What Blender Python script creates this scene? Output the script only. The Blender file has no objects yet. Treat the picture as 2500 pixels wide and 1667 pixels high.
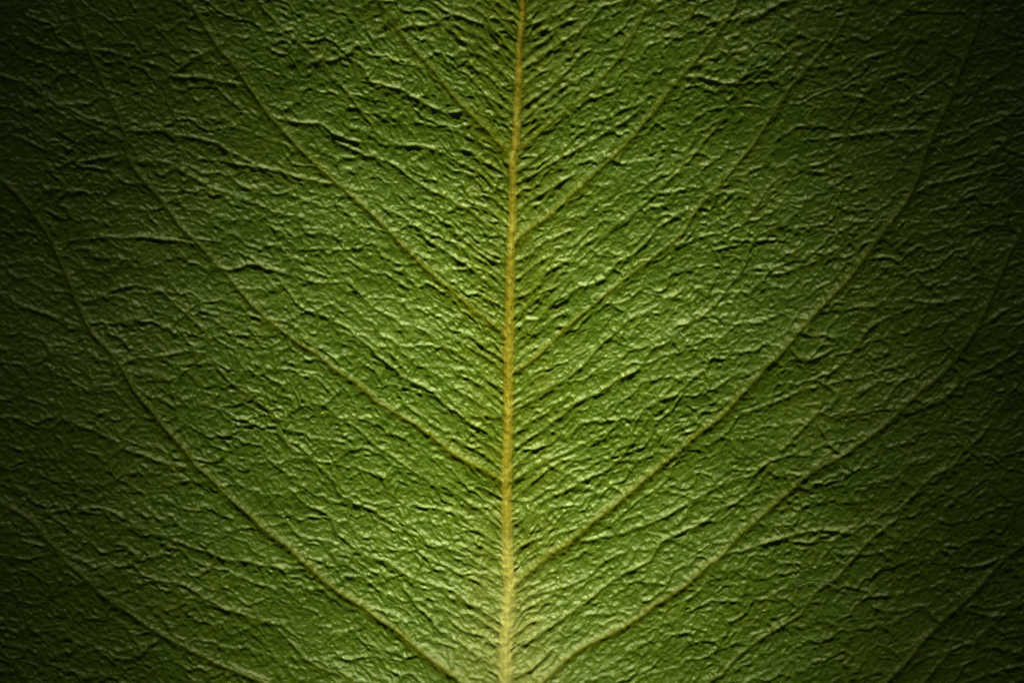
# Close-up of the underside of a leaf: raised midrib, side veins and wrinkled blade,
# lit by a soft spot lamp and an added narrow beam from beyond the leaf tip.
import bpy, math
import numpy as np
from mathutils import Vector

PX = 24e-6                      # metres per drawing unit (frame is 2500 x 1667 units = 60 x 40 mm)
CX, CY = 1250.0, 833.5


def world_pt(x, y, z=0.0):
    return ((x - CX) * PX, (CY - y) * PX, z * PX)


# ---------------------------------------------------------------- camera, world, light, exposure
scene = bpy.context.scene
cam_d = bpy.data.cameras.new("camera")
cam = bpy.data.objects.new("camera", cam_d)
scene.collection.objects.link(cam)
CAM_H = 0.20
cam.location = (0.0, 0.0, CAM_H)
cam.rotation_euler = (0.0, 0.0, 0.0)
cam_d.sensor_width = 36.0
cam_d.lens = 36.0 * CAM_H / (2500 * PX)
cam_d.clip_start = 0.005
cam_d.clip_end = 10.0
cam_d.dof.use_dof = True
cam_d.dof.focus_distance = CAM_H - 6 * PX
cam_d.dof.aperture_fstop = 8.0
scene.camera = cam

world = bpy.data.worlds.new("World")
scene.world = world
world.use_nodes = True
bg = world.node_tree.nodes["Background"]
bg.inputs[0].default_value = (0.95, 1.0, 0.85, 1.0)
bg.inputs[1].default_value = 0.032

LAMP_ELEV = math.radians(28)
LAMP_DIST = 0.26


def spot(name, aim_xy, energy, cone, radius):
    d = bpy.data.lights.new(name, 'SPOT')
    o = bpy.data.objects.new(name, d)
    scene.collection.objects.link(o)
    aim = Vector(world_pt(*aim_xy))
    o.location = aim + Vector((0.0, math.cos(LAMP_ELEV), math.sin(LAMP_ELEV))) * LAMP_DIST
    o.rotation_euler = (aim - o.location).to_track_quat('-Z', 'Y').to_euler()
    d.energy = energy
    d.spot_size = math.radians(cone)
    d.spot_blend = 1.0
    d.shadow_soft_size = radius
    d.color = (1.0, 0.95, 0.68)
    o.scale = (1.6, 1.0, 1.0)                              # cone stretched sideways to shape the light pool: a beam wider than high


spot("spot_lamp", (1240, 960), 2.9, 10.0, 0.011)      # wide beam
spot("added_narrow_beam", (1245, 1080), 16.5, 4.8, 0.011)     # added narrow beam, brightens the centre of the pool along the midrib

scene.view_settings.view_transform = 'Standard'
scene.view_settings.look = 'None'
scene.view_settings.exposure = 0.0
scene.view_settings.gamma = 1.0
scene.view_settings.use_curve_mapping = False
scene.render.engine = 'CYCLES'

# ---------------------------------------------------------------- noise helpers
def hash01(ix, iy, seed):
    h = (ix.astype(np.int64) * 374761393 + iy.astype(np.int64) * 668265263 + seed * 974634777) & 0xFFFFFFFF
    h = ((h ^ (h >> 13)) * 1274126177) & 0xFFFFFFFF
    h = ((h ^ (h >> 16)) * 2246822519) & 0xFFFFFFFF
    h = h ^ (h >> 15)
    return (h & 0xFFFFFF).astype(np.float32) / np.float32(0xFFFFFF)


def perlin(x, y, seed):
    fx, fy = np.floor(x), np.floor(y)
    ix, iy = fx.astype(np.int64), fy.astype(np.int64)
    tx, ty = (x - fx).astype(np.float32), (y - fy).astype(np.float32)
    u = tx * tx * tx * (tx * (tx * 6 - 15) + 10)
    v = ty * ty * ty * (ty * (ty * 6 - 15) + 10)

    def g(dx, dy):
        a = hash01(ix + dx, iy + dy, seed) * np.float32(2 * math.pi)
        return np.cos(a) * (tx - dx) + np.sin(a) * (ty - dy)
    a = g(0, 0); b = g(1, 0); c = g(0, 1); d = g(1, 1)
    return ((a + (b - a) * u) * (1 - v) + (c + (d - c) * u) * v) * np.float32(1.5)


def fbm(x, y, seed, octs=3, gain=0.5):
    s = np.zeros(np.shape(x), np.float32)
    a = 1.0
    for o in range(octs):
        s += np.float32(a) * perlin(x * 2 ** o + 17.3 * o, y * 2 ** o - 9.1 * o, seed + o * 31)
        a *= gain
    return s


def voronoi(x, y, seed, jit=0.9):
    """edge distance, offset from the cell's seed point, cell random"""
    fx, fy = np.floor(x), np.floor(y)
    ix, iy = fx.astype(np.int64), fy.astype(np.int64)
    shp = x.shape
    d1 = np.full(shp, 1e9, np.float32); d2 = np.full(shp, 1e9, np.float32)
    ax = np.zeros(shp, np.float32); ay = np.zeros(shp, np.float32)
    bx = np.zeros(shp, np.float32); by = np.zeros(shp, np.float32)
    rid = np.zeros(shp, np.float32)
    tx, ty = (x - fx).astype(np.float32), (y - fy).astype(np.float32)
    for oy in (-1, 0, 1):
        for ox in (-1, 0, 1):
            px = ox + 0.5 + (hash01(ix + ox, iy + oy, seed) - 0.5) * jit - tx
            py = oy + 0.5 + (hash01(ix + ox, iy + oy, seed + 7) - 0.5) * jit - ty
            d = px * px + py * py
            c1 = d < d1
            c2 = (~c1) & (d < d2)
            d2 = np.where(c1, d1, np.where(c2, d, d2))
            bx = np.where(c1, ax, np.where(c2, px, bx)); by = np.where(c1, ay, np.where(c2, py, by))
            d1 = np.where(c1, d, d1)
            ax = np.where(c1, px, ax); ay = np.where(c1, py, ay)
            r = hash01(ix + ox, iy + oy, seed + 13)
            rid = np.where(c1, r, rid)
    ab = np.sqrt((ax - bx) ** 2 + (ay - by) ** 2) + 1e-4
    return (d2 - d1) / (2 * ab), ax, ay, rid


def smooth(a, b, x):
    t = np.clip((x - a) / (b - a), 0, 1)
    return t * t * (3 - 2 * t)


def box_blur(a, n=1):
    for _ in range(n):
        p = np.pad(a, 1, mode='edge')
        a = (p[:-2, 1:-1] + 2 * p[1:-1, 1:-1] + p[2:, 1:-1]) * 0.25
        p = np.pad(a, 1, mode='edge')
        a = (p[1:-1, :-2] + 2 * p[1:-1, 1:-1] + p[1:-1, 2:]) * 0.25
    return a


# ---------------------------------------------------------------- venation of this leaf
# name, half width at base, half width at end, height at base, yellowness, index of mother vein (or None), points from base to tip
MIDRIB = [(1228, 2700), (1230, 2200), (1232, 1900), (1234, 1664), (1235, 1571), (1239, 1500), (1244, 1428), (1239, 1357), (1237, 1250),
          (1237, 1143), (1240, 1086), (1241, 979), (1242, 871), (1243, 818), (1244, 729), (1246, 657), (1248, 586),
          (1251, 557), (1251, 500), (1252, 429), (1252, 393), (1259, 357), (1262, 286), (1265, 214), (1267, 143), (1273, 71),
          (1277, 0), (1284, -150), (1296, -500), (1305, -1000)]

SIDE = [
 # left side
 [(1240, 380), (1223, 357), (1180, 311), (1137, 268), (1101, 229), (1059, 175), (1016, 129), (973, 75), (948, 36), (923, 0), (880, -80), (820, -200), (740, -400)],
 [(1242, 828), (1230, 815), (1187, 779), (1151, 754), (1116, 721), (1062, 675), (1030, 646), (987, 604), (946, 560), (884, 500), (830, 454), (768, 400), (714, 343),
  (661, 286), (607, 211), (572, 160), (536, 120), (482, 36), (446, -10), (400, -90), (330, -220), (250, -420)],
 [(1238, 1184), (1223, 1171), (1180, 1146), (1116, 1111), (1080, 1086), (1030, 1046), (973, 1011), (919, 979), (884, 946), (833, 911), (779, 868), (732, 839),
  (679, 800), (625, 754), (589, 714), (554, 671), (529, 646), (482, 593), (443, 557), (411, 511), (375, 468), (339, 425), (314, 386), (305, 329),
  (286, 279), (264, 232), (243, 182), (225, 143), (205, 90), (185, 20), (160, -80), (120, -260)],
 [(1233, 1745), (1190, 1705), (1137, 1664), (1094, 1632), (1030, 1586), (973, 1539), (930, 1511), (884, 1478), (835, 1448), (786, 1411), (743, 1371), (696, 1328),
  (650, 1296), (607, 1253), (564, 1218), (518, 1171), (475, 1132), (450, 1096), (404, 1046), (364, 996), (332, 957), (311, 921), (286, 879), (250, 839),
  (221, 807), (193, 750), (175, 707), (154, 657), (132, 607), (112, 568), (89, 536), (54, 489), (15, 450), (-50, 400), (-180, 280), (-300, 120)],
 [(1232, 2130), (1050, 1920), (900, 1800), (760, 1725), (643, 1664), (554, 1628), (500, 1603), (446, 1575), (404, 1553), (357, 1525), (314, 1493), (271, 1468), (236, 1436),
  (200, 1403), (164, 1371), (139, 1339), (111, 1311), (82, 1275), (46, 1250), (11, 1232), (-50, 1190), (-180, 1080), (-330, 900)],
 [(1230, 2450), (900, 2130), (600, 1950), (330, 1820), (150, 1730), (64, 1657), (29, 1614), (0, 1586), (-60, 1530), (-200, 1420), (-350, 1270)],
 # right side
 [(1254, 385), (1266, 368), (1294, 346), (1337, 307), (1384, 271), (1419, 243), (1455, 207), (1491, 168), (1516, 139), (1541, 96), (1555, 64), (1576, 29), (1584, 0), (1610, -90), (1680, -260)],
 [(1246, 600), (1257, 589), (1287, 564), (1323, 539), (1359, 511), (1401, 471), (1455, 421), (1509, 371), (1544, 336), (1573, 300), (1605, 261), (1641, 214), (1663, 190),
  (1696, 150), (1731, 107), (1764, 64), (1792, 21), (1803, 0), (1860, -90), (1980, -280)],
 [(1240, 922), (1259, 904), (1298, 879), (1337, 846), (1387, 796), (1437, 754), (1501, 700), (1562, 654), (1616, 611), (1666, 568), (1699, 514), (1749, 461), (1796, 404),
  (1831, 364), (1860, 321), (1889, 275), (1924, 221), (1964, 175), (1992, 143), (2035, 93), (2067, 36), (2090, -20), (2150, -150)],
 [(1246, 1436), (1264, 1419), (1301, 1386), (1348, 1350), (1401, 1314), (1444, 1275), (1491, 1239), (1537, 1203), (1580, 1164), (1634, 1121), (1660, 1100), (1706, 1057), (1760, 1018),
  (1803, 971), (1839, 932), (1874, 893), (1917, 850), (1956, 804), (1992, 764), (2035, 718), (2071, 682), (2110, 629), (2139, 589), (2170, 547), (2214, 489),
  (2239, 436), (2260, 364), (2285, 307), (2314, 250), (2331, 200), (2356, 136), (2374, 89), (2389, 36), (2398, -10), (2430, -120), (2500, -300)],
 [(1236, 1740), (1275, 1697), (1312, 1664), (1348, 1636), (1387, 1600), (1437, 1568), (1491, 1543), (1544, 1514), (1598, 1475), (1666, 1432), (1724, 1382), (1764, 1353),
  (1803, 1307), (1846, 1271), (1889, 1232), (1931, 1196), (1967, 1164), (2010, 1136), (2053, 1114), (2089, 1089), (2135, 1057), (2189, 1011), (2239, 961), (2285, 925),
  (2324, 889), (2356, 843), (2389, 789), (2417, 729), (2439, 675), (2464, 621), (2492, 571), (2530, 490), (2620, 330), (2720, 100)],
 [(1232, 2420), (1500, 2180), (1750, 2030), (1960, 1870), (2090, 1750), (2167, 1664), (2214, 1618), (2260, 1561), (2303, 1518), (2339, 1486), (2381, 1446), (2421, 1403), (2460, 1364), (2500, 1332),
  (2570, 1280), (2700, 1170), (2850, 1000)],
]
SIDE_W = [(9, 5), (9.5, 5.5), (10.5, 4.5), (12, 5.5), (12, 6), (10, 5), (6.5, 3), (9.5, 4.5), (6.5, 4), (13, 5), (11, 6), (12, 8)]
SIDE_H = [7.5, 8, 8.2, 10, 8.5, 7.5, 6.5, 8, 7.5, 10, 9, 9.5]

THIN = [
 [(1243, 480), (1237, 471), (1205, 450), (1169, 425), (1130, 400), (1087, 379), (1040, 362), (966, 352), (919, 321), (884, 271), (859, 236), (835, 206), (796, 171), (750, 125), (714, 96), (689, 71), (640, 10), (600, -60)],
 [(1246, 592), (1234, 582), (1209, 564), (1169, 532), (1134, 507), (1094, 486), (1051, 464), (1009, 439), (980, 421), (948, 400), (884, 375), (840, 358), (790, 330)],
 [(1244, 726), (1234, 718), (1198, 693), (1162, 668), (1126, 636), (1087, 611), (1044, 586), (1023, 550), (975, 520), (930, 505)],
 [(1241, 958), (1226, 950), (1187, 918), (1151, 886), (1116, 857), (1080, 839), (1044, 814), (994, 793), (937, 764), (901, 732), (866, 700), (836, 689), (770, 690), (720, 676), (679, 664), (643, 650), (606, 622), (570, 585)],
 [(1240, 1026), (1226, 1018), (1187, 989), (1140, 962), (1095, 938), (1060, 905)],
 [(1200, 1068), (1180, 1052), (1134, 1025), (1087, 989), (1044, 946), (1001, 929), (955, 896), (916, 864), (884, 832), (851, 800), (800, 775), (760, 742)],
 [(1236, 1296), (1223, 1286), (1169, 1243), (1123, 1211), (1080, 1186), (1030, 1157), (984, 1132), (940, 1098), (901, 1071), (866, 1043), (830, 1018), (790, 990), (745, 975)],
 [(1240, 1418), (1223, 1407), (1180, 1378), (1134, 1353), (1080, 1332), (1030, 1311), (973, 1282), (919, 1253), (866, 1225), (830, 1189), (790, 1150), (736, 1107), (696, 1071), (671, 1021), (629, 979), (600, 961),
  (554, 929), (529, 893), (511, 854), (500, 815), (457, 768), (414, 729), (386, 711), (329, 696), (290, 700)],
 [(1236, 1520), (1219, 1511), (1151, 1468), (1109, 1439), (1044, 1425), (1016, 1414), (973, 1386), (937, 1368), (884, 1350), (848, 1321), (821, 1296), (804, 1261), (750, 1232), (714, 1196), (670, 1180)],
 [(1234, 1630), (1216, 1621), (1169, 1596), (1126, 1568), (1080, 1536), (1051, 1507), (1009, 1464), (980, 1425)],
 [(880, 1668), (810, 1634), (750, 1603), (707, 1568), (668, 1525), (607, 1503), (536, 1478), (489, 1453), (429, 1421), (379, 1414), (332, 1418), (293, 1386), (250, 1360)],
 [(304, 340), (279, 329), (214, 300), (143, 257), (71, 211), (0, 182), (-80, 160)],
 [(1256, 131), (1250, 125), (1209, 82), (1173, 61), (1101, 32), (1050, 5)],
 [(1260, 222), (1252, 214), (1216, 171), (1173, 136), (1130, 130)],
 [(1259, 290), (1250, 282), (1205, 246), (1162, 229), (1110, 222)],
 [(1235, 620), (1215, 645), (1180, 622), (1140, 590), (1105, 560)],
 # right side
 [(1270, 172), (1280, 166), (1348, 121), (1409, 79), (1455, 39), (1473, 18), (1560, 3)],
 [(1275, 70), (1287, 64), (1330, 48), (1366, 36), (1400, 10)],
 [(1266, 262), (1276, 257), (1348, 211), (1387, 175), (1420, 140), (1448, 120)],
 [(1256, 452), (1269, 446), (1330, 407), (1384, 379), (1440, 345), (1500, 310), (1545, 280), (1600, 215)],
 [(1250, 519), (1262, 512), (1310, 480), (1360, 452), (1410, 420)],
 [(1244, 740), (1255, 732), (1294, 707), (1323, 675), (1366, 646), (1409, 621), (1437, 593), (1473, 568), (1501, 550), (1544, 518), (1580, 489), (1634, 439), (1666, 411), (1720, 350), (1765, 290), (1800, 235)],
 [(1244, 816), (1255, 806), (1290, 790), (1320, 778), (1340, 745), (1390, 715), (1450, 690), (1500, 650), (1560, 605), (1620, 550)],
 [(1246, 648), (1258, 642), (1290, 625), (1320, 600), (1360, 580), (1400, 558)],
 [(1242, 992), (1259, 979), (1305, 961), (1366, 932), (1419, 900), (1450, 860), (1491, 818), (1544, 779), (1598, 750), (1651, 718), (1700, 690)],
 [(1242, 1100), (1266, 1086), (1330, 1043), (1401, 989), (1455, 961), (1509, 925), (1555, 900), (1587, 857), (1634, 829), (1666, 800), (1731, 757), (1781, 696), (1814, 661), (1828, 629), (1839, 589), (1874, 568), (1930, 530), (1990, 470)],
 [(1238, 1186), (1251, 1175), (1294, 1150), (1348, 1118), (1400, 1100), (1450, 1070), (1510, 1050)],
 [(1240, 1290), (1262, 1274), (1294, 1250), (1323, 1221), (1387, 1193), (1455, 1153), (1509, 1125), (1535, 1090), (1544, 1050), (1562, 1011), (1598, 982), (1644, 961), (1690, 930), (1740, 880)],
 [(1236, 1612), (1251, 1596), (1276, 1571), (1330, 1536), (1376, 1500), (1419, 1471), (1473, 1436), (1526, 1396), (1587, 1361), (1616, 1321), (1666, 1296), (1720, 1270), (1790, 1225), (1840, 1190), (1890, 1130)],
 [(1246, 1470), (1266, 1461), (1300, 1449), (1330, 1443), (1384, 1428), (1437, 1403), (1480, 1370), (1530, 1345)],
 [(1720, 1670), (1796, 1607), (1860, 1553), (1946, 1507), (1971, 1475), (2003, 1439), (2046, 1400), (2081, 1364), (2117, 1328), (2146, 1296), (2196, 1261), (2221, 1221), (2260, 1178), (2303, 1146), (2339, 1118), (2400, 1060), (2450, 985), (2520, 900)],
 [(1910, 1100), (1971, 1036), (1999, 993), (2014, 954), (2020, 918), (2071, 871), (2106, 821), (2135, 793), (2196, 764), (2274, 739), (2356, 729), (2403, 725)],
 [(1821, 536), (1860, 482), (1892, 439), (1924, 421), (1990, 405), (2035, 388), (2065, 345), (2074, 279), (2096, 243), (2124, 207), (2170, 192), (2224, 186)],
 [(1238, 1668), (1252, 1650), (1290, 1632), (1320, 1610), (1345, 1580)],
 [(2260, 1668), (2320, 1600), (2390, 1560), (2460, 1500), (2540, 1450)],
]
BRANCH = [   # (mother side vein, points)
 (3, [(229, 818), (179, 789), (125, 771), (71, 754), (21, 732), (-40, 705)]),
 (3, [(739, 1382), (700, 1386), (661, 1382), (571, 1364), (500, 1343), (429, 1318), (375, 1300), (321, 1271), (271, 1246), (221, 1236), (179, 1250), (120, 1235)]),
 (3, [(480, 1139), (429, 1136), (375, 1121), (311, 1096), (250, 1061), (200, 1036), (171, 1025), (125, 1021), (89, 1032), (36, 1021), (-20, 1016)]),
 (3, [(290, 895), (310, 888), (360, 870), (410, 866), (470, 860), (505, 862)]),
 (3, [(200, 735), (240, 722), (280, 705), (329, 696)]),
 (2, [(309, 320), (393, 318), (464, 332), (529, 354), (571, 379), (600, 393), (640, 410), (700, 450)]),
 (2, [(470, 598), (410, 585), (360, 582), (300, 578), (250, 575), (190, 585), (140, 600)]),
 (2, [(520, 645), (560, 660), (610, 645), (655, 660), (710, 678)]),
 (2, [(320, 392), (370, 392), (420, 402), (460, 430), (520, 455), (600, 490), (680, 520), (740, 545)]),
 (2, [(302, 350), (310, 378), (250, 385), (190, 395), (130, 370), (70, 345), (10, 330)]),
 (1, [(600, 211), (518, 196), (429, 186), (404, 168), (357, 154), (304, 136), (232, 121), (143, 121), (60, 115)]),
 (1, [(545, 114), (482, 143), (440, 172), (405, 200), (370, 232)]),
 (1, [(810, 450), (770, 440), (720, 430), (670, 415), (620, 405), (560, 395)]),
 (1, [(660, 286), (720, 300), (780, 305), (830, 335), (900, 345)]),
 (0, [(1140, 270), (1100, 275), (1050, 258), (1000, 230), (950, 212), (880, 200)]),
 (0, [(975, 78), (1010, 65), (1060, 60), (1110, 35)]),
 (9, [(1401, 1320), (1473, 1311), (1544, 1289), (1616, 1264), (1660, 1239), (1703, 1214), (1767, 1178), (1831, 1161), (1881, 1125), (1895, 1120)]),
 (9, [(1767, 1016), (1839, 1000), (1910, 971), (1964, 950), (2010, 943)]),
 (9, [(2262, 362), (2320, 350), (2380, 325), (2440, 290), (2500, 260)]),
 (9, [(2225, 470), (2290, 450), (2370, 425), (2440, 410), (2510, 385)]),
 (9, [(2262, 325), (2210, 318), (2150, 325), (2070, 337), (2010, 345)]),
 (9, [(2100, 645), (2060, 625), (2010, 628), (1950, 650), (1890, 672), (1830, 668)]),
 (9, [(2150, 583), (2210, 580), (2280, 570), (2330, 552), (2400, 545), (2470, 555)]),
 (9, [(1925, 845), (1960, 880), (2000, 870), (2040, 850)]),
 (10, [(2190, 1011), (2230, 1005), (2290, 980), (2350, 930), (2430, 890), (2500, 850)]),
 (10, [(1780, 1350), (1850, 1330), (1920, 1310), (2000, 1295), (2070, 1305), (2110, 1312)]),
 (10, [(2060, 1112), (2020, 1080), (2000, 1040), (1975, 1025)]),
 (10, [(2385, 795), (2440, 770), (2500, 735)]),
 (11, [(2345, 1482), (2400, 1500), (2470, 1505), (2540, 1490)]),
 (11, [(2300, 1515), (2260, 1480), (2200, 1490), (2130, 1475)]),
 (7, [(1664, 190), (1720, 195), (1780, 205), (1830, 180), (1900, 180)]),
 (7, [(1770, 60), (1720, 45), (1690, 35)]),
 (7, [(1775, 48), (1830, 45), (1890, 20), (1950, 0)]),
 (8, [(1700, 515), (1660, 520), (1610, 550)]),
 (4, [(400, 1553), (370, 1570), (330, 1600), (270, 1610)]),
 (4, [(140, 1340), (100, 1350), (60, 1365), (20, 1360)]),
]


def spline(pts, step=9.0):
    P = np.array(pts, float)
    P = np.vstack([2 * P[0] - P[1], P, 2 * P[-1] - P[-2]])
    out = []
    for i in range(1, len(P) - 2):
        p0, p1, p2, p3 = P[i - 1], P[i], P[i + 1], P[i + 2]
        n = max(2, int(np.hypot(*(p2 - p1)) / step))
        t = np.linspace(0, 1, n, endpoint=False)[:, None]
        out.append(0.5 * ((2 * p1) + (-p0 + p2) * t + (2 * p0 - 5 * p1 + 4 * p2 - p3) * t * t + (-p0 + 3 * p1 - 3 * p2 + p3) * t ** 3))
    out.append(P[-2][None])
    return np.vstack(out)


rng = np.random.default_rng(11)
VEINS = []          # dict(name, mother, pts, w0, w1, h, yel)
VEINS.append(dict(name="midrib", mother=None, pts=MIDRIB, w0=21, w1=8, h=13, yel=0.70))
for p, w, h in zip(SIDE, SIDE_W, SIDE_H):
    VEINS.append(dict(name="side_vein", mother=None, pts=p, w0=w[0], w1=w[1], h=h, yel=0.38))
for p in THIN:
    VEINS.append(dict(name="thin_vein", mother=None, pts=p, w0=6.0, w1=4.0, h=5.4 + 1.8 * rng.random(), yel=0.14))
# short herringbone veins leaving the midrib between the longer ones
_mid = np.array(MIDRIB, float)[::-1]
_taken = {-1: [v["pts"][0][1] for v in VEINS[1:] if v["pts"][2][0] < 1245], 1: [v["pts"][0][1] for v in VEINS[1:] if v["pts"][2][0] >= 1245]}
for sgn in (-1, 1):
    y = -90.0
    while y < 1760:
        y += 30 + 16 * rng.random()
        if min(abs(y - q) for q in _taken[sgn]) < 20:
            continue
        mx = float(np.interp(y, _mid[:, 1], _mid[:, 0]))
        ln = 60 + 110 * rng.random()
        sl0 = 0.80 + 0.25 * rng.random()
        p = [(mx + sgn * (2 + ln * f), y - ln * f * sl0 * (1 - 0.28 * f) + rng.normal(0, 2.5)) for f in (0, 0.25, 0.5, 0.75, 1.0)]
        VEINS.append(dict(name="thin_vein", mother=None, pts=p, w0=5.6, w1=3.6, h=5.0 + 1.8 * rng.random(), yel=0.10))
for m, p in BRANCH:
    VEINS.append(dict(name="branch_vein", mother=1 + m, pts=p, w0=5.8, w1=4.0, h=5.4 + 1.8 * rng.random(), yel=0.08))

# ---------------------------------------------------------------- sampling grid (fine in the middle, coarser towards the margin)
def axis(lo, hi, step, ext_lo, ext_hi, grow=1.045, cap=26.0):
    core = list(np.arange(lo, hi + step * 0.5, step))
    a, s = [], step
    v = core[0]
    while v > ext_lo:
        s = min(s * grow, cap); v -= s; a.append(v)
    b, s = [], step
    v = core[-1]
    while v < ext_hi:
        s = min(s * grow, cap); v += s; b.append(v)
    return np.array(a[::-1] + core + b)


STEP = 2.35
gx = axis(-70, 2570, STEP, -750, 3250)
gy = axis(-60, 1725, STEP, -1000, 2650)
NX, NY = len(gx), len(gy)
print("grid", NX, NY, NX * NY)
GX, GY = np.meshgrid(gx, gy)
# oval leaf outline, well outside the frame
hw = np.ones(NY)
top = gy < -250
hw[top] = np.sqrt(np.clip(1 - ((-250 - gy[top]) / 790.0) ** 2.0, 0.02, 1))
bot = gy > 1900
hw[bot] = np.sqrt(np.clip(1 - ((gy[bot] - 1900) / 800.0) ** 2.0, 0.02, 1))
X = 1250 + (GX - 1250) * hw[:, None]
Y = GY.copy()
X32, Y32 = X.astype(np.float32), Y.astype(np.float32)

# ---------------------------------------------------------------- veins on the grid
Hv = np.zeros((NY, NX), np.float32)          # ridge height
flank = np.zeros((NY, NX), np.float32)       # blade rising towards veins
core = np.zeros((NY, NX), np.float32)        # 1 on vein cores
yel = np.zeros((NY, NX), np.float32)         # yellow pigment
best = np.full((NY, NX), 1.0, np.float32)
owner = np.full((NY, NX), -1, np.int32)
wob = fbm(X32 / 60, Y32 / 60, 5, 3)
wob2 = fbm(X32 / 23, Y32 / 23, 91, 2)
mid_line = None
for k, v in enumerate(VEINS):
    S = spline(v["pts"])
    if k == 0:
        mid_line = S
    elif v["name"] != "side_vein":
        n = len(S)
        jit = np.convolve(rng.normal(0, 1, n + 8), np.ones(5) / 5, 'same')[4:4 + n]
        nrm = np.gradient(S, axis=0)[:, ::-1] * np.array([1, -1])
        nrm /= np.hypot(nrm[:, 0], nrm[:, 1])[:, None] + 1e-6
        S = S + nrm * (jit * 5.0)[:, None]
    n = len(S)
    t = np.linspace(0, 1, n)
    if k == 0:
        W = np.interp(S[:, 1], [-600, 0, 400, 900, 1450, 1667, 2200], [5, 6, 8, 9, 10.5, 12, 15])
    else:
        W = (v["w0"] + (v["w1"] - v["w0"]) * t) * 0.82
    if v["name"] == "side_vein":               # veins broaden where they join the midrib
        W = W * (1 + 0.55 * np.exp(-np.arange(n) * 9.0 / 70))
    fade = np.ones(n) if k == 0 or v["name"] == "side_vein" else np.clip((1 - t) / 0.12, 0.15, 1)
    for i in range(n - 1):
        (x0, y0), (x1, y1) = S[i], S[i + 1]
        r = W[i] * 5.0 + 6
        j0, j1 = np.searchsorted(gy, [min(y0, y1) - r, max(y0, y1) + r])
        s = hw[min(max((j0 + j1) // 2, 0), NY - 1)]
        i0, i1 = np.searchsorted(gx, [1250 + (min(x0, x1) - r - 1250) / s, 1250 + (max(x0, x1) + r - 1250) / s])
        if j1 <= j0 or i1 <= i0:
            continue
        sl = (slice(j0, j1), slice(i0, i1))
        xx, yy = X32[sl], Y32[sl]
        dx, dy = x1 - x0, y1 - y0
        L2 = dx * dx + dy * dy + 1e-6
        q = np.clip(((xx - x0) * dx + (yy - y0) * dy) / L2, 0, 1)
        d = np.hypot(xx - x0 - q * dx, yy - y0 - q * dy)
        w = W[i] * (1 + (0.03 if k == 0 else 0.1 if k < 13 else 0.22) * wob2[sl] + 0.12 * wob[sl])
        e = d / w
        prof = np.exp(-(e * e) * 1.05) * (np.float32(0.9) + (0.05 if k == 0 else 0.14 if k < 13 else 0.4) * wob2[sl])
        if k >= 13:
            prof = prof * np.clip(1.0 + 0.5 * wob[sl], 0.5, 1.3)
        hh = v["h"] * fade[i] * (1.0 if k == 0 else (0.62 + 0.38 * (W[i] / v["w0"])))
        Hv[sl] = np.maximum(Hv[sl], hh * prof)
        fl = hh * (0.28 if k < 13 else 0.22) * np.exp(-(d / (w * 2.6)) ** 2)
        flank[sl] = np.maximum(flank[sl], fl)
        core[sl] = np.maximum(core[sl], np.exp(-(e * e) * 0.9) * (1.0 if k == 0 else 0.9 if k < 13 else 0.58) * fade[i])
        yy_ = v["yel"] * (1.0 if k == 0 else (0.4 + 0.6 * (1 - t[i]) ** 2)) * np.exp(-np.maximum(e - (0.55 if k == 0 else 0.2), 0) ** 2 * (0.8 if k == 0 else 0.8))
        yel[sl] = np.maximum(yel[sl], yy_)
        lim = 0.95 if k < 13 else 0.8
        b = best[sl]
        own = (e < lim) & ((e / lim < b) | (k < owner[sl])) & ~((owner[sl] >= 0) & (owner[sl] < k) & (owner[sl] != k))
        owner[sl] = np.where(own, k, owner[sl])
        best[sl] = np.where(own, np.minimum(e / lim, 1), b)
Hv = box_blur(Hv, 1)
core = box_blur(core, 1)

# ---------------------------------------------------------------- wrinkled blade between the veins
midx = np.interp(gy, mid_line[::-1, 1], mid_line[::-1, 0])[:, None].astype(np.float32)
D = X32 - midx
side = np.where(D < 0, 0, 1).astype(np.float32)
ad = np.abs(D)
flow = np.where(D < 0, 0.22, 0.30) * ad + 0.62 * 200 * (1 - np.exp(-ad / 200))
U = ad + side * 5000
V = Y32 + flow.astype(np.float32)
U = U + 16 * fbm(X32 / 120, Y32 / 120, 301, 3)
V = V + 13 * fbm(X32 / 95, Y32 / 80, 302, 3)

H = np.zeros((NY, NX), np.float32)
LEVELS = [  # cell length, cell height, ridge height, ridge width, seed, warp
    (135, 64, 5.6, 0.070, 41, 0.24),
    (62, 38, 4.9, 0.092, 42, 0.20),
    (27, 18, 3.3, 0.16, 43, 0.18),
    (16, 10, 2.4, 0.25, 44, 0.22),
]
for n, (sx, sy, amp, rw, seed, wp) in enumerate(LEVELS):
    wx = fbm(X32 / (sx * 0.55), Y32 / (sy * 0.8), seed * 3, 2) * wp
    wy = fbm(X32 / (sx * 0.45), Y32 / (sy * 0.8), seed * 5, 2) * wp
    e, ax, ay, rid = voronoi(U / sx + wx, V / sy + wy, seed, 0.9 if n != 1 else 0.74)
    mod = np.clip(0.75 + 0.9 * fbm(X32 / (sx * 0.9), Y32 / (sy * 1.3), seed * 7, 2), 0.05, 1.5)
    if n < 2:
        mod = np.clip(0.9 + 0.45 * (mod - 0.75), 0.45, 1.3)
    ridge = np.exp(-(e / rw) ** 2)
    ridge = ridge * mod
    tilt = (rid - 0.5) * ay * 1.1 + (rid * 7.13 % 1 - 0.5) * ax * 0.8
    if n == 1:                                     # puffy cells inside the net
        H += 2.6 * (1 - np.exp(-(e / 0.16) ** 2)) * (1 - np.clip(ax * ax + ay * ay, 0, 1))
    H += amp * (ridge + (0.8 if n == 3 else 0.22) * tilt + 0.08 * (rid - 0.5))
H += 1.1 * fbm(X32 / 9.0, Y32 / 7.0, 77, 2)
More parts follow.
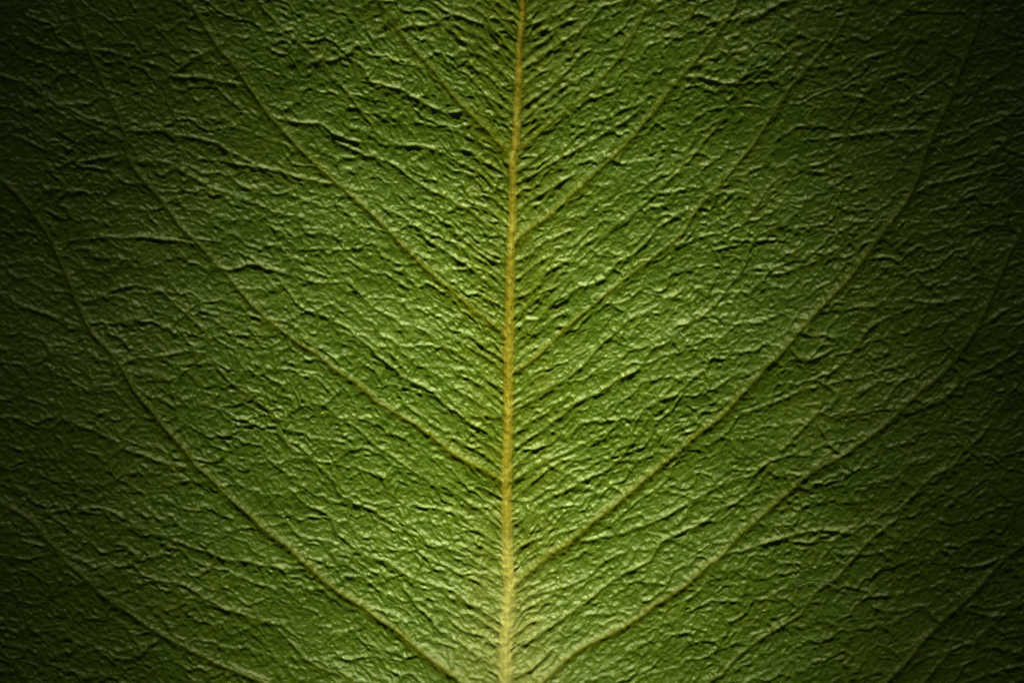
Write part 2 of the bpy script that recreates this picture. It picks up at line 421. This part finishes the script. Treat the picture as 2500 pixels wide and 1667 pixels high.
H += 1.2 * fbm(X32 / 70.0, Y32 / 46.0, 78, 2)
H *= (0.85 + 0.25 * fbm(X32 / 260, Y32 / 240, 79, 2))
H = box_blur(H, 1) * 0.66
fine = fbm(X32 / 11, Y32 / 19, 80, 2)

yel = np.maximum(yel, 0.20 * np.exp(-(ad / 150) ** 2) * np.clip(0.8 + 0.6 * wob, 0.2, 1.4))
# blade bulges between the veins, sinks a little along the midrib
broad = 7 * fbm(X32 / 330, Y32 / 260, 81, 2)
gully = -7 * np.exp(-(ad / 60) ** 2)
keep = 1 - 0.97 * np.clip(core * 1.3, 0, 1)
Z = H * keep + Hv + flank + broad + gully + fine * (1 - keep) * 1.7
# large scale bend of the leaf for soft focus; top raised to darken it
yy = (Y - 833) / 833.0
xx = (X - 1250) / 1250.0
sag = 75 * np.clip(-yy - 0.25, 0, 9) ** 1.6 + 150 * np.clip(yy - 0.45, 0, 1.2) ** 1.5 * np.exp(-(xx / 0.38) ** 2) \
      - 60 * np.clip(xx - 0.35, 0, 3) * np.clip(yy + 0.1, 0, 2) - 40 * np.clip(-xx - 0.4, 0, 3) * np.clip(-yy + 0.3, 0, 2)
for _ in range(2):                                  # no undercut cracks
    steep = np.abs(np.gradient(Z, axis=0) / np.gradient(Y32, axis=0))
    wgt = box_blur(smooth(0.7, 1.5, steep), 2)
    Z = Z + (box_blur(Z, 3) - Z) * wgt
rel = Z.astype(np.float64)
Z = rel + sag
# folds lean away from the tip
LEAN = 0.22
PXx = (X - CX) * PX
PYy = (CY - (Y + LEAN * (H * keep + 0.5 * Hv))) * PX
PZ = Z * PX
VERT = np.stack([PXx, PYy, PZ], -1)
du = np.gradient(VERT, axis=1)
dv = np.gradient(VERT, axis=0)
NRM = np.cross(dv, du)
NRM /= np.linalg.norm(NRM, axis=-1, keepdims=True)

# ---------------------------------------------------------------- leaf material
def leaf_material(name):
    m = bpy.data.materials.new(name)
    m.use_nodes = True
    nt = m.node_tree
    N, L = nt.nodes, nt.links
    bsdf = N["Principled BSDF"]
    tc = N.new("ShaderNodeTexCoord")
    co = tc.outputs["Object"]

    def noise(scale, detail=3.0, rough=0.55):
        t = N.new("ShaderNodeTexNoise")
        t.inputs["Scale"].default_value = scale
        t.inputs["Detail"].default_value = detail
        t.inputs["Roughness"].default_value = rough
        L.new(co, t.inputs["Vector"])
        return t

    def ramp(src, stops):
        r = N.new("ShaderNodeValToRGB")
        el = r.color_ramp.elements
        el[0].position, el[0].color = stops[0][0], (*stops[0][1], 1)
        el[1].position, el[1].color = stops[1][0], (*stops[1][1], 1)
        for p, c in stops[2:]:
            e = el.new(p); e.color = (*c, 1)
        L.new(src, r.inputs["Fac"])
        return r

    def mix(fac, a, b):
        x = N.new("ShaderNodeMix"); x.data_type = 'RGBA'
        if isinstance(fac, float):
            x.inputs[0].default_value = fac
        else:
            L.new(fac, x.inputs[0])
        L.new(a, x.inputs[6]); L.new(b, x.inputs[7])
        return x.outputs[2]

    n_big = noise(160.0, 4)
    green = ramp(n_big.outputs["Fac"], [(0.30, (0.033, 0.080, 0.0006)), (0.70, (0.058, 0.101, 0.0009))])
    n_mid = noise(1500.0, 3)
    green2 = ramp(n_mid.outputs["Fac"], [(0.32, (0.027, 0.070, 0.0006)), (0.68, (0.067, 0.110, 0.0013))])
    base = mix(0.5, green.outputs["Color"], green2.outputs["Color"])
    n_v = noise(900.0, 4, 0.6)
    olive = ramp(n_v.outputs["Fac"], [(0.28, (0.046, 0.062, 0.0003)), (0.72, (0.085, 0.096, 0.0006))])
    tan = ramp(n_v.outputs["Fac"], [(0.28, (0.120, 0.105, 0.004)), (0.72, (0.255, 0.255, 0.045)), (0.5, (0.175, 0.162, 0.012))])
    at = N.new("ShaderNodeAttribute"); at.attribute_name = "vein_pigment"

    def span(lo, hi):
        q = N.new("ShaderNodeMapRange")
        q.inputs["From Min"].default_value = lo; q.inputs["From Max"].default_value = hi
        L.new(at.outputs["Fac"], q.inputs["Value"])
        return q.outputs["Result"]
    col = mix(span(0.0, 0.42), base, olive.outputs["Color"])
    col = mix(span(0.36, 0.72), col, tan.outputs["Color"])
    pa = N.new("ShaderNodeAttribute"); pa.attribute_name = "pale_base"
    palec = ramp(n_v.outputs["Fac"], [(0.3, (0.20, 0.21, 0.050)), (0.7, (0.28, 0.29, 0.085))])
    col = mix(pa.outputs["Fac"], col, palec.outputs["Color"])
    L.new(col, bsdf.inputs["Base Color"])
    n_r = noise(9500.0, 2)
    rr = N.new("ShaderNodeMapRange")
    rr.inputs["From Min"].default_value = 0.54; rr.inputs["From Max"].default_value = 0.70
    rr.inputs["To Min"].default_value = 0.42; rr.inputs["To Max"].default_value = 0.18
    L.new(n_r.outputs["Fac"], rr.inputs["Value"])
    L.new(rr.outputs["Result"], bsdf.inputs["Roughness"])
    bsdf.inputs["Specular IOR Level"].default_value = 0.45
    bsdf.inputs["Specular Tint"].default_value = (0.93, 1.0, 0.68, 1.0)
    bsdf.inputs['Subsurface Weight'].default_value = 0.45
    bsdf.inputs['Subsurface Radius'].default_value = (0.7, 1.0, 0.1)
    bsdf.inputs['Subsurface Scale'].default_value = 0.00025
    sp = N.new("ShaderNodeMapRange")                # veins are duller than the waxy blade
    sp.inputs["From Min"].default_value = 0.05; sp.inputs["From Max"].default_value = 0.35
    sp.inputs["To Min"].default_value = 0.45; sp.inputs["To Max"].default_value = 0.20
    L.new(at.outputs["Fac"], sp.inputs["Value"])
    L.new(sp.outputs["Result"], bsdf.inputs["Specular IOR Level"])
    # fine cell grain of the skin
    g1 = noise(8500.0, 3, 0.6)
    b1 = N.new("ShaderNodeBump")
    b1.inputs["Strength"].default_value = 0.42
    b1.inputs["Distance"].default_value = 0.00010
    L.new(g1.outputs["Fac"], b1.inputs["Height"])
    g2 = noise(19000.0, 2, 0.6)
    b2 = N.new("ShaderNodeBump")
    b2.inputs["Strength"].default_value = 0.3
    b2.inputs["Distance"].default_value = 0.00005
    L.new(g2.outputs["Fac"], b2.inputs["Height"])
    L.new(b1.outputs["Normal"], b2.inputs["Normal"])
    L.new(b2.outputs["Normal"], bsdf.inputs["Normal"])
    return m


MAT = leaf_material("leaf_skin")

# ---------------------------------------------------------------- leaf: blade and veins as meshes of one continuous skin
leaf = bpy.data.objects.new("leaf", None)
scene.collection.objects.link(leaf)
leaf.empty_display_size = 0.01
leaf["label"] = "wrinkled green leaf with a raised yellow midrib and branching side veins"
leaf["category"] = "leaf"

fo = owner[:-1, :-1]
for o in (owner[1:, :-1], owner[:-1, 1:], owner[1:, 1:]):
    fo = np.where((fo >= 0) & (o < 0), -1, fo)      # a face belongs to a vein only if all corners do
    fo = np.where((fo >= 0) & (o >= 0), np.minimum(fo, o), fo)
idx = np.arange(NY * NX, dtype=np.int64).reshape(NY, NX)
Q = np.stack([idx[:-1, :-1], idx[1:, :-1], idx[1:, 1:], idx[:-1, 1:]], -1)
VF = VERT.reshape(-1, 3)
NF = NRM.reshape(-1, 3)
YF = np.clip(yel, 0, 1).reshape(-1)
PF = (smooth(1150, 1720, Y) * (0.9 * np.clip(1.15 * np.exp(-(ad / (15 + 0 * ad)) ** 4), 0, 1) + 0.28 * np.exp(-(ad / 110) ** 2))).reshape(-1)
if NF[len(NF) // 2, 2] < 0:
    NF = -NF


def grid_object(name, faces, parent, under=False):
    used = np.unique(faces)
    remap = np.full(NY * NX, -1, np.int64)
    remap[used] = np.arange(len(used))
    f = remap[faces]
    co, no, ye, pl = VF[used], NF[used], YF[used], PF[used]
    if under:                                   # rim and the far side of the blade
        st = 14
        jj = np.unique(np.r_[np.arange(0, NY, st), NY - 1]); ii = np.unique(np.r_[np.arange(0, NX, st), NX - 1])
        nb = len(co)
        low = VERT[np.ix_(jj, ii)].reshape(-1, 3) - np.array([0, 0, 28 * PX])
        low[:, 2] = (sag[np.ix_(jj, ii)].reshape(-1) - 30) * PX
        b = nb + np.arange(len(jj) * len(ii)).reshape(len(jj), len(ii))
        co = np.vstack([co, low])
        no = np.vstack([no, np.tile([0, 0, -1.0], (len(low), 1))])
        ye = np.r_[ye, np.full(len(low), 0.0)]
        pl = np.r_[pl, np.full(len(low), 0.0)]
        fb = np.stack([b[:-1, :-1], b[:-1, 1:], b[1:, 1:], b[1:, :-1]], -1).reshape(-1, 4)
        t = remap[idx[np.ix_(jj, ii)]]

        def strip(a, c):
            q = np.stack([a[:-1], a[1:], c[1:], c[:-1]], -1)
            return q[(q >= 0).all(1)]
        rim = np.vstack([strip(t[0], b[0]), strip(b[-1], t[-1]), strip(b[:, 0], t[:, 0]), strip(t[:, -1], b[:, -1])])
        f = np.vstack([f, fb, rim])
    me = bpy.data.meshes.new(name)
    me.vertices.add(len(co)); me.vertices.foreach_set("co", co.astype(np.float32).ravel())
    nf = len(f)
    me.loops.add(nf * 4); me.loops.foreach_set("vertex_index", f.astype(np.int32).ravel())
    me.polygons.add(nf); me.polygons.foreach_set("loop_start", (np.arange(nf) * 4).astype(np.int32))
    me.update(calc_edges=True)
    me.polygons.foreach_set("use_smooth", np.ones(nf, bool))
    a = me.attributes.new("vein_pigment", 'FLOAT', 'POINT'); a.data.foreach_set("value", ye.astype(np.float32))
    a = me.attributes.new("pale_base", 'FLOAT', 'POINT'); a.data.foreach_set("value", pl.astype(np.float32))
    a = me.attributes.new("custom_normal", 'FLOAT_VECTOR', 'POINT'); a.data.foreach_set("vector", no.astype(np.float32).ravel())
    me.materials.append(MAT)
    ob = bpy.data.objects.new(name, me)
    scene.collection.objects.link(ob)
    ob.parent = parent
    return ob


Qf = Q.reshape(-1, 4)
Ff = fo.reshape(-1)
order = np.argsort(Ff, kind='stable')
bounds = np.searchsorted(Ff[order], np.arange(-1, len(VEINS) + 1))
grid_object("blade", Qf[order[bounds[0]:bounds[1]]], leaf, under=True)
made = {}
for k, v in enumerate(VEINS):
    sel = order[bounds[k + 1]:bounds[k + 2]]
    if len(sel) < 40:
        print("tiny vein", k, len(sel)); continue
    par = leaf if v["mother"] is None else made.get(v["mother"], leaf)
    made[k] = grid_object(v["name"], Qf[sel], par)

# ---------------------------------------------------------------- a few fine hairs standing on the skin
hm = bpy.data.materials.new("hair_pale")
hm.use_nodes = True
hb = hm.node_tree.nodes["Principled BSDF"]
hn = hm.node_tree.nodes.new("ShaderNodeTexNoise"); hn.inputs["Scale"].default_value = 900
hr = hm.node_tree.nodes.new("ShaderNodeValToRGB")
hr.color_ramp.elements[0].color = (0.22, 0.30, 0.12, 1); hr.color_ramp.elements[1].color = (0.36, 0.42, 0.22, 1)
hm.node_tree.links.new(hn.outputs["Fac"], hr.inputs["Fac"])
hm.node_tree.links.new(hr.outputs["Color"], hb.inputs["Base Color"])
hb.inputs["Roughness"].default_value = 0.4


def surf_z(x, y):
    j = int(np.clip(np.searchsorted(gy, y), 0, NY - 1)); i = int(np.clip(np.searchsorted(gx, x), 0, NX - 1))
    return Z[max(j - 3, 0):j + 4, max(i - 3, 0):i + 4].max()


def hair(pts, r=0.6):
    S = spline(pts, 6.0)
    zz = np.array([surf_z(x, y) for x, y in S])
    zz = np.convolve(np.pad(zz, 4, mode='edge'), np.ones(9) / 9, 'valid') + 2.5
    zz[0] = surf_z(*S[0]) - 2; zz[-1] = surf_z(*S[-1]) - 1
    P = np.array([world_pt(x, y, z) for (x, y), z in zip(S, zz)])
    n = len(P)
    vs, fs = [], []
    for i in range(n):
        T = P[min(i + 1, n - 1)] - P[max(i - 1, 0)]
        T = T / np.linalg.norm(T)
        A = np.cross(T, [0, 0, 1.0]); A /= np.linalg.norm(A) + 1e-9
        B = np.cross(A, T)
        rr = r * PX * (1 - 0.6 * i / n)
        for q in range(5):
            a = 2 * math.pi * q / 5
            vs.append(P[i] + rr * (math.cos(a) * A + math.sin(a) * B))
    for i in range(n - 1):
        for q in range(5):
            fs.append((i * 5 + q, i * 5 + (q + 1) % 5, (i + 1) * 5 + (q + 1) % 5, (i + 1) * 5 + q))
    fs.append(tuple(range(4, -1, -1))); fs.append(tuple(range((n - 1) * 5, n * 5)))
    me = bpy.data.meshes.new("hair")
    me.from_pydata([tuple(v) for v in vs], [], fs)
    me.polygons.foreach_set("use_smooth", np.ones(len(fs), bool))
    me.materials.append(hm)
    ob = bpy.data.objects.new("hair", me)
    scene.collection.objects.link(ob)
    ob.parent = leaf


for pts in ([(1946, 1432), (1981, 1421), (2035, 1428), (2067, 1446), (2085, 1466)],
            [(1936, 1400), (1944, 1430), (1938, 1462)],
            [(1660, 811), (1676, 826), (1697, 833)],
            [(2285, 362), (2300, 380), (2296, 398)],
            [(612, 733), (613, 742), (620, 752)],
            [(1893, 1290), (1905, 1302), (1912, 1318)],
            [(2050, 1135), (2060, 1150), (2055, 1172), (2042, 1178)]):
    hair(pts)
print("objects", len(scene.objects))
